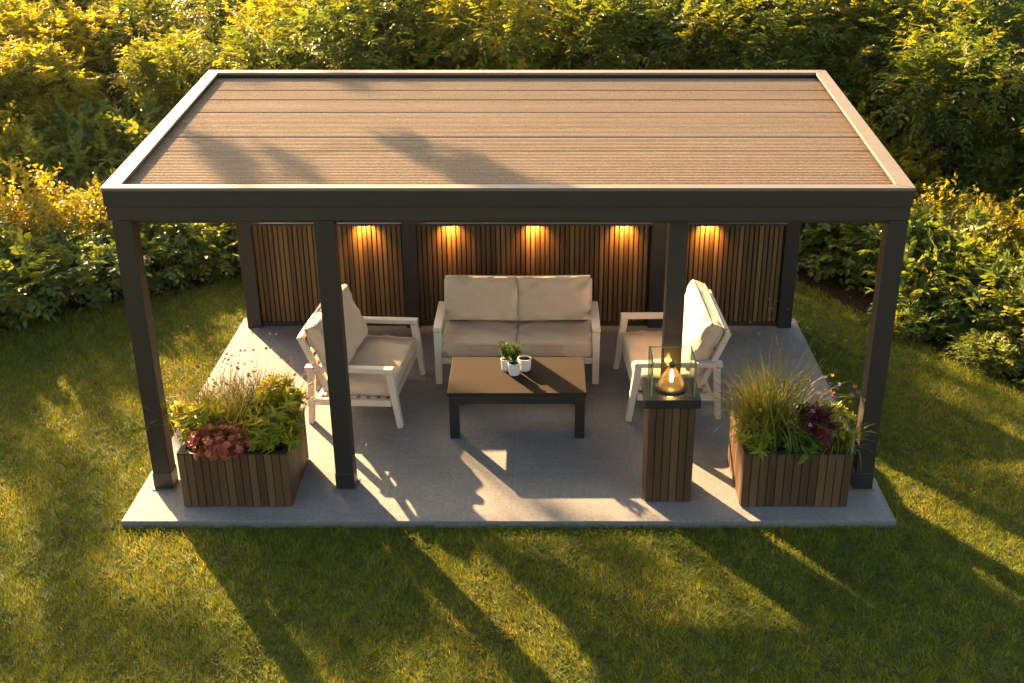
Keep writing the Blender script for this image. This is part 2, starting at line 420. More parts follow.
def make_shrub_meshes(seed, kind):
    rng = np.random.default_rng(seed)
    lobes = []
    if kind == 'tall':      # 2.6 m wide, about 3 m tall compound-leaved shrub
        for i in range(11):
            a = rng.random() * 6.28; rr = .75 * math.sqrt(rng.random()); z = .55 + 2.0 * rng.random() ** .8
            s_ = .50 + .28 * rng.random()
            lobes.append(((rr * math.cos(a) * (1.25 - z * .18), rr * math.sin(a), z), (s_ * 1.05, s_ * .95, s_ * .85)))
        P, O, K = shell_points(rng, lobes, 1500, .6)
        A = O * .8 + np.array([0, 0, .25]) + rng.normal(size=P.shape) * .45
        lt = rng.random(len(lobes)) * .3
        T = .20 + lt[K] + .25 * rng.random(len(P)) ** 2 + .22 * (rng.random(len(P)) > .86)
        Lv = Leaves(); pinnate(Lv, rng, P, A, .125, .048, T, 4, .34)
        # upright shoots that break the outline
        k = 70; Q, O2, K2 = shell_points(rng, lobes, k, .1)
        for q, o in zip(Q, O2):
            ax = nrm(o * .5 + np.array([0, 0, .9]) + rng.normal(size=3) * .25)
            L_ = .25 + .3 * rng.random(); m_ = 6
            pp = q + ax * np.linspace(.1, 1, m_)[:, None] * L_
            pinnate(Lv, rng, pp, ax * .6 + rng.normal(size=(m_, 3)) * .8, .095, .038, np.full(m_, .62 + .3 * rng.random()), 3, .20)
        return Lv, stems_mb(rng, lobes, .035, 12)
    if kind == 'low':       # 1.5 m wide, 0.95 m tall broad-leaved shrub
        for i in range(9):
            a = rng.random() * 6.28; rr = .55 * math.sqrt(rng.random()); z = .22 + .50 * rng.random() * (1 - rr * .5)
            s_ = .26 + .14 * rng.random()
            lobes.append(((rr * math.cos(a) * 1.1, rr * math.sin(a), z), (s_ * 1.1, s_ * 1.1, s_ * .85)))
        P, O, K = shell_points(rng, lobes, 760, .5)
        A = O * .9 + np.array([0, 0, .45]) + rng.normal(size=P.shape) * .35
        lt = rng.random(len(lobes)) * .28
        T = .2 + lt[K] + .25 * rng.random(len(P)) ** 2 + .28 * (rng.random(len(P)) > .86)
        Lv = Leaves(); h_ = rng.random(len(P)) < .72
        pinnate(Lv, rng, P[h_], A[h_], .098, .054, T[h_], 3, .22)
        whorl(Lv, rng, P[~h_], A[~h_], .088, .048, T[~h_], 5, 1.0, 2, .05, .4)
        return Lv, stems_mb(rng, lobes, .016, 14)
    if kind == 'fine':      # small-leaved golden shrub with sprays
        for i in range(9):
            a = rng.random() * 6.28; rr = .5 * math.sqrt(rng.random()); z = .3 + .55 * rng.random()
            s_ = .26 + .14 * rng.random()
            lobes.append(((rr * math.cos(a), rr * math.sin(a), z), (s_, s_, s_)))
        Lv = Leaves()
        P, O, K = shell_points(rng, lobes, 520, .5)
        T = .2 + .5 * rng.random(len(P))
        for q, o, t in zip(P, O, T):
            ax = nrm(o * .6 + np.array([0, 0, .7]) + rng.normal(size=3) * .4); m_ = 7; L_ = .18 + .16 * rng.random()
            tt = np.linspace(.05, 1, m_)[:, None]
            pp = q + ax * tt * L_ - np.array([0, 0, .06]) * tt ** 2
            Lv.leaves(pp, ax * .5 + rng.normal(size=(m_, 3)) * .7, ax + rng.normal(size=(m_, 3)) * .5, .065, .034, t + .1 * rng.normal(size=m_), .25, .2)
        return Lv, stems_mb(rng, lobes, .012, 14)

SHRUB = {}
def shrub_proto(kind, seed, mat):
    key = (kind, seed, mat)
    if key not in SHRUB:
        Lv, st = make_shrub_meshes(seed, kind)
        SHRUB[key] = (Lv.mesh('foliage', M[mat]), st.mesh('stems', M['twig']))
    return SHRUB[key]

def shrub(name, label, cat, kind, seed, mat, x, y, sc=(1, 1, 1), rz=0, z=GZ, group=None):
    t = thing(name, label, cat, (x, y, z), rz, group, sc)
    f, s_ = shrub_proto(kind, seed, mat)
    link('foliage', f, t); link('stems', s_, t)
    return t

# ------------------------------------------------------------------ ground
def bed_y(x):
    """far boundary of the lawn, as y for a given x"""
    xs = [-40, -12, -7, -5.5, -4.66, -3.67, -3.0, 0, 3.0, 3.35, 3.85, 4.4, 4.83, 5.6, 7, 12, 40]
    ys = [-20, -1.0, 2.6, 3.68, 4.35, 4.78, 5.6, 6.0, 5.6, 4.70, 3.81, 2.84, 2.3, 1.45, 0.2, -2.8, -18]
    return np.interp(x, xs, ys)

g = MB(); g.add([(-300, -150, -.09), (300, -150, -.09), (300, 400, -.09), (-300, 400, -.09)], [(0, 1, 2, 3)])
tag(g.build('ground', M['soil']), kind='structure')
xs = np.concatenate([np.linspace(-30, -8, 12), np.linspace(-7.5, 7.5, 61), np.linspace(8, 30, 12)])
lw = MB(); vs = []; fs = []
for i, x in enumerate(xs):
    yb = float(bed_y(x)) + (.05 * math.sin(x * 5.1) + .04 * math.sin(x * 11.7) if abs(x) < 8 else 0)
    vs += [(x, -30, GZ), (x, yb, GZ), (x, yb + .02, -.10)]
for i in range(len(xs) - 1):
    a = i * 3; b = a + 3
    fs += [(a, b, b + 1, a + 1), (a + 1, b + 1, b + 2, a + 2)]
lw.add(vs, fs); tag(lw.build('lawn', M['turf']), kind='structure')

SW, SWB, SD = 3.0, 2.95, 3.86
sl = MB()
vs = [(-SW - .03, 0, -.12), (SW, 0, -.12), (SWB, SD, -.12), (-SWB, SD, -.12), (-SW - .03, 0, 0), (SW, 0, 0), (SWB, SD, 0), (-SWB, SD, 0)]
sl.add(vs, [(0, 3, 2, 1), (4, 5, 6, 7), (0, 1, 5, 4), (1, 2, 6, 5), (2, 3, 7, 6), (3, 0, 4, 7)])
tag(sl.build('patio', M['concrete'], bevel=.006), kind='structure')

# grass blades
rng = np.random.default_rng(5)
def grass_area():
    n = 640000
    x = rng.uniform(-7.2, 6.6, n); y = rng.uniform(-2.6, 6.2, n)
    keep = (y < bed_y(x) + .05 + .06 * rng.normal(size=n)) & ~((x < 2.985 - .013 * y) & (x > -3.015 + .02 * y) & (y > -.012) & (y < SD))
    # leave out what the view cone never reaches
    lim = 3.75 + .42 * (y + 1.83)
    keep &= (np.abs(x - .25) < lim + .6)
    keep &= ~((y > 3.9) & (np.abs(x) < 2.4) & (rng.random(n) > .3))
    return x[keep], y[keep]
gx, gy = grass_area(); n = len(gx)
# clumpy turf: low-frequency fields steer length, lean and tone
def field(x, y, s, seed):
    r_ = np.random.default_rng(seed); v = 0
    for k in range(7):
        a = r_.random() * 6.28; f = s * (.6 + r_.random() * 1.6)
        v = v + np.sin(f * (x * math.cos(a) + y * math.sin(a)) + r_.random() * 6.28)
    return v / 7 ** .5
f1 = field(gx, gy, 3.0, 1); f2 = field(gx, gy, 11, 2); f3 = field(gx, gy, 26, 3); f4 = field(gx, gy, 14, 4)
ang = 6.28 * rng.random(n) * .55 + f4 * 1.6 + f1
GL = Leaves()
GL.blades(np.stack([gx, gy, np.full(n, GZ)], 1), np.stack([np.cos(ang), np.sin(ang), 0 * ang], 1),
          (.044 + .006 * f2 + .005 * f3 + .012 * rng.random(n)).clip(.02, .08), .0044 + .003 * rng.random(n),
          (.42 + .11 * f1 + .08 * f3 + .16 * rng.normal(size=n) + .35 * (rng.random(n) > .94)).clip(0, 1),
          (.7 + .55 * rng.random(n) + .2 * f2).clip(.2, 1.6), 3)
tag(GL.build('grass', M['grass']), 'short mown green lawn grass around the concrete patio', 'grass', kind='stuff')

# ------------------------------------------------------------------ pavilion
pav = thing('garden_pavilion', 'dark timber pavilion with flat ribbed tan roof over the seating area', 'pavilion', (0, 2, 0))
PO = Vector((0, 2, 0))
_rng = random.Random(3)
def sub(o):           # parts are modelled in world space; shift under the pavilion empty
    o.location = -PO; return o

RW, RWB, RY, RB, H0, H1 = 2.934, 2.994, .44, 3.80, 2.558, 2.668
def rz_(y): return H0 + (H1 - H0) * (y - RY) / (RB - RY)
def rw_(y): return RW + (RWB - RW) * (y - RY) / (RB - RY)
def ring_board(y0, y1, side, top_off, height, inset, thick, name, mat):
    pass
# rim: four mitred metal strips
rimw = .145
def quad_prism(mb, pts, dz0, dz1, rnd=.5):
    vs = [(x, y, rz_(y) + dz0) for x, y in pts] + [(x, y, rz_(y) + dz1) for x, y in pts]
    mb.add(vs, [(3, 2, 1, 0), (4, 5, 6, 7), (0, 1, 5, 4), (1, 2, 6, 5), (2, 3, 7, 6), (3, 0, 4, 7)], rnd)
rimf = .085; rimb = .11; rimw = .115
oc = [(-RW, RY), (RW, RY), (RWB, RB), (-RWB, RB)]
ic = [(-RW + rimw + .01, RY + rimf), (RW - rimw - .01, RY + rimf), (RWB - rimw, RB - rimb), (-RWB + rimw, RB - rimb)]
roof = MB()
# ribbed panel profile extruded along x, boards parted by grooves
y = RY + rimf - .01; prof = []
seams = [0.0, .40, .95, 1.30, 1.62, 2.02, 2.42, 2.75, 3.2]
yi = y; yend = RB - rimb + .01
pitch = .036; k = 0; brnd = .5; rows = []
while yi < yend:
    rel = yi - y
    b = sum(1 for s_ in seams if s_ <= rel)
    near = min(abs(rel - s_) for s_ in seams[1:])
    dz = -.055
    ph = k % 4
    hh = (-.006, .0, .0, -.006)[ph]
    if near < .005: hh = -.008
    rows.append((yi, dz + hh, .5 * ((b * 7919) % 13) / 13 + .5 * (((k // 4) * 7877) % 101) / 101))
    yi += pitch / 4; k += 1
vs = []; rr = []
for yy, dz, rn_ in rows:
    w = rw_(yy) - rimw + .02
    vs += [(-w, yy, rz_(yy) + dz), (w, yy, rz_(yy) + dz)]; rr += [rn_, rn_]
fs = [(2 * i, 2 * i + 1, 2 * i + 3, 2 * i + 2) for i in range(len(rows) - 1)]
roof.add(vs, fs); roof.r = rr
roof_o = sub(roof.build('roof', M['roofboard'], pav))
for i in range(4):
    j = (i + 1) % 4
    mb = MB(); quad_prism(mb, [oc[i], oc[j], ic[j], ic[i]], -.024, 0)
    o = mb.build('roof_rim', M['rim'], roof_o, bevel=.004)
cl = MB(); vs = [(-RW + .05, RY + .05, 2.40), (RW - .05, RY + .05, 2.40), (RW, RB - .05, 2.49), (-RW, RB - .05, 2.49)]
cl.add(vs + [(a, b, c + .03) for a, b, c in vs], [(3, 2, 1, 0), (4, 5, 6, 7), (0, 1, 5, 4), (1, 2, 6, 5), (2, 3, 7, 6), (3, 0, 4, 7)])
cl.build('ceiling', M['ceiling'], roof_o)
# fascia boards, upper then lower (lower set back a little)
for (ins, t0, t1) in ((.006, -.145, -.026), (.014, -.252, -.149)):
    for e in ('front', 'back', 'left', 'right'):
        mb = MB(); th = .045; rn_ = _rng.random()
        x0, x1 = RW - ins, RWB - ins; ya, yb = RY + ins, RB - ins
        if e == 'front': quad_prism(mb, [(-x0, ya), (x0, ya), (x0, ya + th), (-x0, ya + th)], t0, t1, rn_)
        if e == 'back': quad_prism(mb, [(-x1, yb - th), (x1, yb - th), (x1, yb), (-x1, yb)], t0, t1, rn_)
        if e == 'left': quad_prism(mb, [(-x0, ya + th), (-x0 + th, ya + th), (-x1 + th, yb - th), (-x1, yb - th)], t0, t1, rn_)
        if e == 'right': quad_prism(mb, [(x0 - th, ya + th), (x0, ya + th), (x1, yb - th), (x1 - th, yb - th)], t0, t1, rn_)
        sub(mb.build('fascia_board', M['charcoal_x'], pav, bevel=.003))
mb = MB(); mb.box(-2.86, 2.86, .53, .78, 2.26, 2.395, .4); sub(mb.build('front_beam', M['charcoal_x'], pav, bevel=.004))
mb = MB(); mb.box(-2.9, 2.9, 3.56, 3.73, 2.26, 2.47, .4); sub(mb.build('back_beam', M['charcoal_x'], pav, bevel=.004))
# posts
PW = .145
for (x, y0, ztop) in ((-2.90, .46, 2.259), (-1.425, .462, 2.259), (1.195, .64, 2.259), (2.775, .46, 2.259)):
    y0 = max(y0, .462)
    mb = MB(); mb.box(x, x + PW, y0, y0 + PW, .035, 2.30 if y0 < .5 else ztop, _rng.random())
    po = sub(mb.build('post', M['charcoal'], pav, bevel=.006))
    mb = MB(); mb.box(x - .004, x + PW + .004, y0 - .004, y0 + PW + .004, .006, .15, .5)
    mb.build('post_foot', M['shoe'], po, bevel=.003)
    mb = MB(); mb.box(x - .02, x + PW + .02, y0 - .02, y0 + PW + .02, 0, .007, .5)
    mb.build('base_plate', M['rim'], po)
BP = [(-2.855, 3.60), (-1.185, 3.60), (1.355, 3.60), (2.715, 3.60)]
for x, y0 in BP:
    mb = MB(); mb.box(x, x + PW, y0, y0 + PW, .0, 2.259, _rng.random())
    sub(mb.build('post', M['charcoal'], pav, bevel=.006))
# slatted wall panels between the back posts
WT = 1.145
for (xa, xb) in ((-2.71, -1.185), (-1.04, 1.355), (1.50, 2.715)):
    mb = MB(); mb.box(xa, xb, 3.70, 3.725, .03, WT)
    w = sub(mb.build('wall_panel', M['backing'], pav))
    sm_ = MB(); x = xa + .004; 
    while x + .036 < xb + .004:
        ww = .037 + .003 * _rng.random()
        sm_.box(x, min(x + ww, xb - .001), 3.664 + .004 * _rng.random(), 3.699, .045, WT - .002, _rng.random() ** 1.2)
        x += .0505
    sm_.build('slats', M['slat'], w, bevel=.003)
    s2 = MB(); x = xa + .004
    while x + .036 < xb: s2.box(x, x + .038, 3.726, 3.755, .045, WT - .002, _rng.random()); x += .0505
    s2.build('rear_slats', M['slat'], w)
    mb = MB(); mb.box(xa, xb, 3.655, 3.76, .006, .044); mb.build('bottom_rail', M['charcoal_x'], w)
    mb = MB(); mb.box(xa, xb, 3.575, 3.77, WT, WT + .03); mb.build('cap_rail', M['charcoal_x'], w)
# little wall lamps under the cap rail
for x in (-1.557, -.69, .167, 1.065, 1.93):
    mb = MB(); mb.lathe([(0, 0), (.030, 0), (.030, -.012), (.024, -.012)], 20, (x, 3.615, WT - .001))
    lp = sub(mb.build('wall_lamp', M['black'], pav))
    mb = MB(); mb.lathe([(.024, -.010), (0, -.010)], 20, (x, 3.615, WT)); mb.build('lens', M['lens'], lp)
    l = bpy.data.lights.new('lamp_light', 'SPOT'); l.energy = 6.5; l.color = (1, .46, .09); l.spot_size = R(120); l.spot_blend = .8
    l.shadow_soft_size = .02
    lo = bpy.data.objects.new('lamp_light', l); C.objects.link(lo); lo.parent = lp
    lo.location = (x, 3.578, WT - .018); lo.rotation_euler = (R(50), 0, 0)

# ------------------------------------------------------------------ lounge furniture
def cushion(w, d, t, seed, n=26, puff=.5, wr=.004):
    """stuffed cushion centred on the origin, w x d x t, with a boxed edge and faint wrinkles"""
    rg = np.random.default_rng(seed); bm = bmesh.new()
    u = np.sin(np.linspace(-1, 1, n) * math.pi / 2)
    ph = rg.random(8) * 6.28
    def wrinkle(a, b):
        return wr * (math.sin(a * 9 + 3 * math.sin(b * 3 + ph[0]) + ph[1]) * (abs(a) ** 2) + math.sin(b * 8 + 3 * math.sin(a * 4 + ph[2]) + ph[3]) * (abs(b) ** 2) + .7 * math.sin(a * 5 + b * 6 + ph[4]) + .6 * math.sin(a * 14 - b * 11 + ph[5]) * max(abs(a), abs(b)) ** 3)
    G = {}
    for s_ in (1, -1):
        for i, a in enumerate(u):
            for j, b in enumerate(u):
                k = ((1 - abs(a) ** 5) * (1 - abs(b) ** 5))
                z = s_ * (t / 2) * (puff + (1 - puff) * max(k, 0) ** .42) + wrinkle(a, b) * (1 if s_ > 0 else -1) * (k > 0)
                pin = 1 - .025 * (1 - abs(b) ** 2) * (abs(a) > .999) 
                G[s_, i, j] = bm.verts.new((a * w / 2 * pin, b * d / 2 * (1 - .02 * (1 - a * a) * (abs(b) > .999)), z))
    for s_ in (1, -1):
        for i in range(n - 1):
            for j in range(n - 1):
                q = [G[s_, i, j], G[s_, i + 1, j], G[s_, i + 1, j + 1], G[s_, i, j + 1]]
                bm.faces.new(q if s_ > 0 else q[::-1])
    ring = [(i, 0) for i in range(n)] + [(n - 1, j) for j in range(1, n)] + [(i, n - 1) for i in range(n - 2, -1, -1)] + [(0, j) for j in range(n - 2, 0, -1)]
    mid = []
    for (i, j) in ring:
        a = G[1, i, j].co; m_ = bm.verts.new((a.x * 1.012, a.y * 1.012, 0)); mid.append(m_)
    for k in range(len(ring)):
        k2 = (k + 1) % len(ring)
        bm.faces.new([G[1, *ring[k2]], G[1, *ring[k]], mid[k], mid[k2]])
        bm.faces.new([mid[k2], mid[k], G[-1, *ring[k]], G[-1, *ring[k2]]])
    bmesh.ops.recalc_face_normals(bm, faces=bm.faces)
    for f in bm.faces: f.smooth = True
    me = bpy.data.meshes.new('cushion'); bm.to_mesh(me); bm.free(); me.materials.append(M['fabric'])
    # piping along both edges
    pm = MB()
    for s_ in (1, -1):
        z = s_ * (t / 2) * puff
        loop = [(G_[0] * w / 2 * 1.0, G_[1] * d / 2 * 1.0, z) for G_ in [(u[i], u[j]) for i, j in ring]]
        pm.tube(loop + [loop[0]], .0045, 6, caps=False)
    return me, pm.mesh('piping', M['fabric'])

def lounge(name, label, cat, loc, rz, W, seats, seed, D=.80, slant=.05, lean=22, bc=.46, bo=.12):
    t = thing(name, label, cat, loc, rz)
    hw = W / 2; AH = .56; yf = -D / 2; yb = D / 2
    fw, ft = .050, .050
    for s_ in (-1, 1):
        x = s_ * (hw - .035)
        fx = x + s_ * .0
        mb = MB(); mb.bar((fx, yf - slant, 0), (fx, yf + .02, AH - .025), .062, .05, (0, 1, 0), w1=.072, h1=.066); mb.build('leg', M['cream'], t, bevel=.006)
        mb = MB(); mb.bar((fx, yb + .02, 0), (fx, yb - .02, AH - .035), .060, .05, (0, 1, 0), w1=.060, h1=.062); mb.build('leg', M['cream'], t, bevel=.006)
        mb = MB(); mb.bar((fx, yf - .015, AH), (fx, yb + .03, AH - .015), .078, .042, (0, 0, 1)); mb.build('armrest', M['cream'], t, bevel=.007)
        mb = MB(); mb.bar((x - s_ * .004, yf + .02, .235), (x - s_ * .004, yb, .215), .045, .06, (0, 0, 1)); mb.build('side_rail', M['cream'], t, bevel=.005)
    iw = hw - .075
    mb = MB()
    mb.box(-iw - .01, iw + .01, yf + .0, yf + .045, .205, .265); mb.box(-iw - .01, iw + .01, yb - .08, yb - .04, .19, .25)
    for k in range(7):
        yy = yf + .08 + k * (D - .2) / 6; mb.box(-iw, iw, yy, yy + .05, .245, .263)
    mb.build('seat_frame', M['cream'], t, bevel=.004)
    # reclined back frame
    lean = R(lean); by, bz = yb - bo, .26; bh = bc + .13
    def bp(u, v, off=0):
        return (u, by + v * math.sin(lean) + off * math.cos(lean), bz + v * math.cos(lean) - off * math.sin(lean))
    mb = MB()
    for s_ in (-1, 1): mb.bar(bp(s_ * (iw - .0), .10, .03), bp(s_ * (iw - .0), bh, .03), .045, .05, (0, 1, 0))
    mb.bar(bp(-iw, bh - .02, .032), bp(iw, bh - .02, .032), .045, .05, (0, 0, 1))
    for k in range(5): mb.bar(bp(-iw, .08 + k * .09, .035), bp(iw, .08 + k * .09, .035), .045, .014, (0, -1, 2))
    mb.build('back_frame', M['cream'], t, bevel=.004)
    cw = 2 * iw / seats
    for k in range(seats):
        cx = -iw + cw * (k + .5)
        me, pm = cushion(cw - .006, D - .10, .17, seed + k, puff=.66, wr=.006)
        c = link('seat_cushion', me, t); c.location = (cx, -.045, .345); link('piping', pm, c)
        me, pm = cushion(cw - .004, bc, .20, seed + 10 + k, puff=.60, wr=.010)
        c = link('back_cushion', me, t)
        c.location = bp(cx, .165 + bc / 2, -.095); c.rotation_euler = (R(90) - lean, R((-1) ** k * .8), 0); link('piping', pm, c)
    return t

lounge('outdoor_sofa', 'two-seat beige cushioned sofa with cream frame against the slatted wall', 'sofa', (0.005, 2.66, 0), 0, 1.56, 2, 1, D=.64, slant=0, lean=18, bc=.42, bo=.10)
lounge('armchair', 'beige cushioned cream armchair on the left, beside the second front post and left planter', 'armchair', (-1.38, 2.06, 0), R(90 - 6), 1.12, 1, 30, D=.74, lean=23, bc=.50, bo=.20)
lounge('armchair', 'beige cushioned cream armchair on the right, behind the glass lantern', 'armchair', (1.41, 2.16, 0), R(-90 + 3), 1.12, 1, 50, D=.74, lean=23, bc=.50, bo=.20)

# coffee table
t = thing('coffee_table', 'low dark brown rectangular coffee table in front of the sofa', 'table', (.025, 1.635, 0))
mb = MB(); mb.box(-.60, .60, -.355, .355, .415, .45, .5); mb.build('tabletop', M['table'], t, bevel=.005)
mb = MB()
for a in ((-.58, .58, -.345, -.315), (-.58, .58, .315, .345), (-.58, -.55, -.31, .31), (.55, .58, -.31, .31)): mb.box(*a, .34, .414)
mb.build('apron', M['black'], t, bevel=.003)
for sx in (-1, 1):
    for sy in (-1, 1):
        mb = MB(); mb.bar((sx * .545, sy * .31, 0), (sx * .545, sy * .31, .414), .085, .085, (0, 1, 0)); mb.build('leg', M['black'], t, bevel=.004)

# small pots
rng = np.random.default_rng(77)
def pot(x, y, h, r, label, seed, plant=True):
    rg = np.random.default_rng(seed)
    t = thing('plant_pot', label, 'pot', (x, y, .4505), 0, 'white pots on the coffee table')
    mb = MB(); mb.lathe([(0, .001), (r * .84, .001), (r * .88, .01), (r, h * .96), (r * .98, h), (r * .88, h), (r * .86, h * .85), (0, h * .85)], 28)
    mb.build('pot', M['pot'], t)
    mb = MB(); mb.lathe([(r * .86, h * .86), (0, h * .87)], 20); mb.build('soil', M['soil'], t)
    if plant:
        p = thing('potted_herb', plant, 'plant', (x, y, .4505 + h * .86), 0, 'herbs in the white pots')
        L_ = Leaves(); mb = MB()
        for k in range(16):
            a = rg.random() * 6.28; tl = .25 + .5 * rg.random(); hh = .10 + .09 * rg.random()
            e = np.array([math.cos(a) * hh * tl * .6, math.sin(a) * hh * tl * .6, hh]); 
            mb.tube([(0, 0, 0), tuple(e * .5 + np.array([0, 0, .01])), tuple(e)], [.002, .0018, .001], 4)
            n = 26; tt = rg.uniform(.2, 1, n)[:, None]; L_.leaves(e * tt, rg.normal(size=(n, 3)) * .7 + nrm(e) * .7, rg.normal(size=(n, 3)), .034, .009, .15 + .5 * rg.random(n), .2, .1)
        L_.build('foliage', M['leaf_green'], p); mb.build('stems', M['stem'], p)
pot(-.075, 1.73, .11, .050, 'white ceramic pot at the left of the trio on the coffee table', 1, 'small green herb in the left white pot of the trio')
pot(-.005, 1.645, .115, .056, 'white ceramic pot in front of the other two on the coffee table', 2, 'bushy green herb in the frontmost white pot on the table')
pot(.085, 1.735, .115, .062, 'widest white ceramic pot at the right of the trio on the coffee table', 3, None)

# ------------------------------------------------------------------ planters and pedestal
def slat_box(mb, x0, x1, y0, y1, z0, z1, pitch, rg, gap=.006, th=.02):
    for (a0, a1, fixed, ax) in ((x0, x1, y0, 'f'), (x0, x1, y1, 'b'), (y0 + th, y1 - th, x0, 'l'), (y0 + th, y1 - th, x1, 'r')):
        n = max(1, round((a1 - a0) / pitch)); w = (a1 - a0) / n
        for k in range(n):
            b0 = a0 + k * w + gap / 2; b1 = a0 + (k + 1) * w - gap / 2; j = rg.random() * .002; r_ = rg.random()
            if ax == 'f': mb.box(b0, b1, fixed + j, fixed + th, z0, z1, r_)
            if ax == 'b': mb.box(b0, b1, fixed - th, fixed - j, z0, z1, r_)
            if ax == 'l': mb.box(fixed + j, fixed + th, b0, b1, z0, z1, r_)
            if ax == 'r': mb.box(fixed - th, fixed - j, b0, b1, z0, z1, r_)

def planter(label, cx, cy, w, d, h, seed, mat='planter'):
    rg = random.Random(seed)
    t = thing('planter_box', label, 'planter', (cx, cy, 0), 0, 'slatted planters at the front corners')
    mb = MB(); slat_box(mb, -w / 2, w / 2, -d / 2, d / 2, .008, h, .063, rg); mb.build('slats', M[mat], t, bevel=.002)
    mb = MB()
    a, b = w / 2 - .021, d / 2 - .021
    for q in ((-a, a, -b, -b + .012), (-a, a, b - .012, b), (-a, -a + .012, -b + .012, b - .012), (a - .012, a, -b + .012, b - .012)): mb.box(*q, .004, h - .004)
    mb.build('liner', M['black'], t)
    mb = MB(); a, b = w / 2 - .002, d / 2 - .002
    for q in ((-a, a, -b, -b + .05), (-a, a, b - .05, b), (-a, -a + .05, -b + .05, b - .05), (a - .05, a, -b + .05, b - .05)): mb.box(*q, h + .001, h + .012, .2)
    mb.build('rim', M['charcoal_x'], t, bevel=.002)
    mb = MB(); n = 14; vs = []; 
    for i in range(n):
        for j in range(n): vs.append((-(w / 2 - .034) + (w - .068) * i / (n - 1), -(d / 2 - .034) + (d - .068) * j / (n - 1), h - .035 + rg.random() * .015))
    mb.add(vs, [(i * n + j, (i + 1) * n + j, (i + 1) * n + j + 1, i * n + j + 1) for i in range(n - 1) for j in range(n - 1)]); mb.build('soil', M['soil'], t)
    return t
PH = .475
LX, LY, LW_, LD = -2.165, .575, .86, .75
RX, RY2, RW2, RD2 = 2.235, .56, .85, .72
planter('slatted brown wooden planter at the left with coppery and lime plants', LX, LY, LW_, LD, PH, 8)
planter('slatted brown wooden planter at the right with purple plants and tall grass', RX, RY2, RW2, RD2, PH, 9)

t = thing('lamp_pedestal', 'slatted wooden pedestal with black top carrying the glass lantern', 'pedestal', (1.245, .445, 0))
PDH = .86
mb = MB(); slat_box(mb, -.185, .185, -.175, .165, .008, PDH - .001, .062, random.Random(4)); mb.build('slats', M['planter'], t, bevel=.002)
mb = MB(); mb.box(-.16, .16, -.15, .14, .004, PDH - .01); mb.build('core', M['black'], t)
mb = MB(); mb.box(-.215, .215, -.20, .19, PDH, PDH + .075); mb.build('top', M['black'], t, bevel=.004)
T0 = PDH + .0755
# lantern
t = thing('glass_lantern', 'open glass box lantern standing on the slatted pedestal', 'lantern', (1.245, .445, T0))
gw, gd, gh = .165, .145, .285; th = .008
for (a, b, c, d_) in ((-gw, gw, -gd, -gd + th), (-gw, gw, gd - th, gd), (-gw, -gw + th, -gd + th + .001, gd - th - .001), (gw - th, gw, -gd + th + .001, gd - th - .001)):
    mb = MB(); mb.box(a, b, c, d_, .001, gh); o = mb.build('pane', M['glass'], t)
    mb = MB(); e = .0015
    if b - a > d_ - c: mb.box(a, b, c - e, d_ + e, gh + .0005, gh + .005)
    else: mb.box(a - e, b + e, c, d_, gh + .0005, gh + .005)
    mb.build('pane_edge', M['glass_edge'], o)
for sx in (-1, 1):
    for sy in (-1, 1):
        mb = MB(); mb.box(sx * gw - .006, sx * gw + .006, sy * gd - .006, sy * gd + .006, 0, gh + .006)
        mb.build('corner_edge', M['glass_edge'], t)
# lamp
t = thing('table_lamp', 'glowing amber glass teardrop lamp inside the glass lantern', 'lamp', (1.245, .445, T0))
mb = MB(); mb.lathe([(0, .001), (.118, .001), (.122, .008), (.116, .016), (0, .016)], 40); mb.build('base', M['black'], t)
mb = MB(); mb.lathe([(.082, .017), (.098, .03), (.100, .05), (.088, .085), (.062, .125), (.042, .155), (.028, .18), (.020, .195)], 40); mb.build('glass_shade', M['amber'], t)
mb = MB(); mb.lathe([(.0, .17), (.018, .17), (.022, .19), (.024, .215), (.012, .228), (0, .230)], 20); mb.build('socket', M['black'], t)
mb = MB()
for k in range(6):
    a = k / 6 * 6.28; mb.tube([(math.cos(a) * .004, math.sin(a) * .004, .165), (math.cos(a) * .014, math.sin(a) * .014, .12), (math.cos(a) * .010, math.sin(a) * .010, .06)], .0022, 5)
fil = mb.build('filament', M['filament'], t)
l = bpy.data.lights.new('filament_light', 'POINT'); l.energy = .5; l.color = (1, .52, .18); l.shadow_soft_size = .03
lo = bpy.data.objects.new('filament_light', l); C.objects.link(lo); lo.parent = t; lo.location = (0, 0, .10)

# ------------------------------------------------------------------ planter plants
def flowers(Lm, tips, rg, size, T, petals=9, cup=.4):
    for tp in tips:
        n = petals; a = np.arange(n) * 6.283 / n + rg.random() * 6; up = nrm(np.array([rg.normal() * .3, rg.normal() * .3, 1.]))
        rad = np.stack([np.cos(a), np.sin(a), 0 * a], 1)
        s_ = size * (.6 + .8 * rg.random())
        for tier in (0, 1):
            Lm.leaves(np.repeat(tp[None], n, 0) + up * tier * s_ * .25, rad + up * (cup + tier * .7), up[None] + 0 * rad + rg.normal(size=(n, 3)) * .1, s_, s_ * .5, T + .25 * rg.normal(size=n), .2, .15)

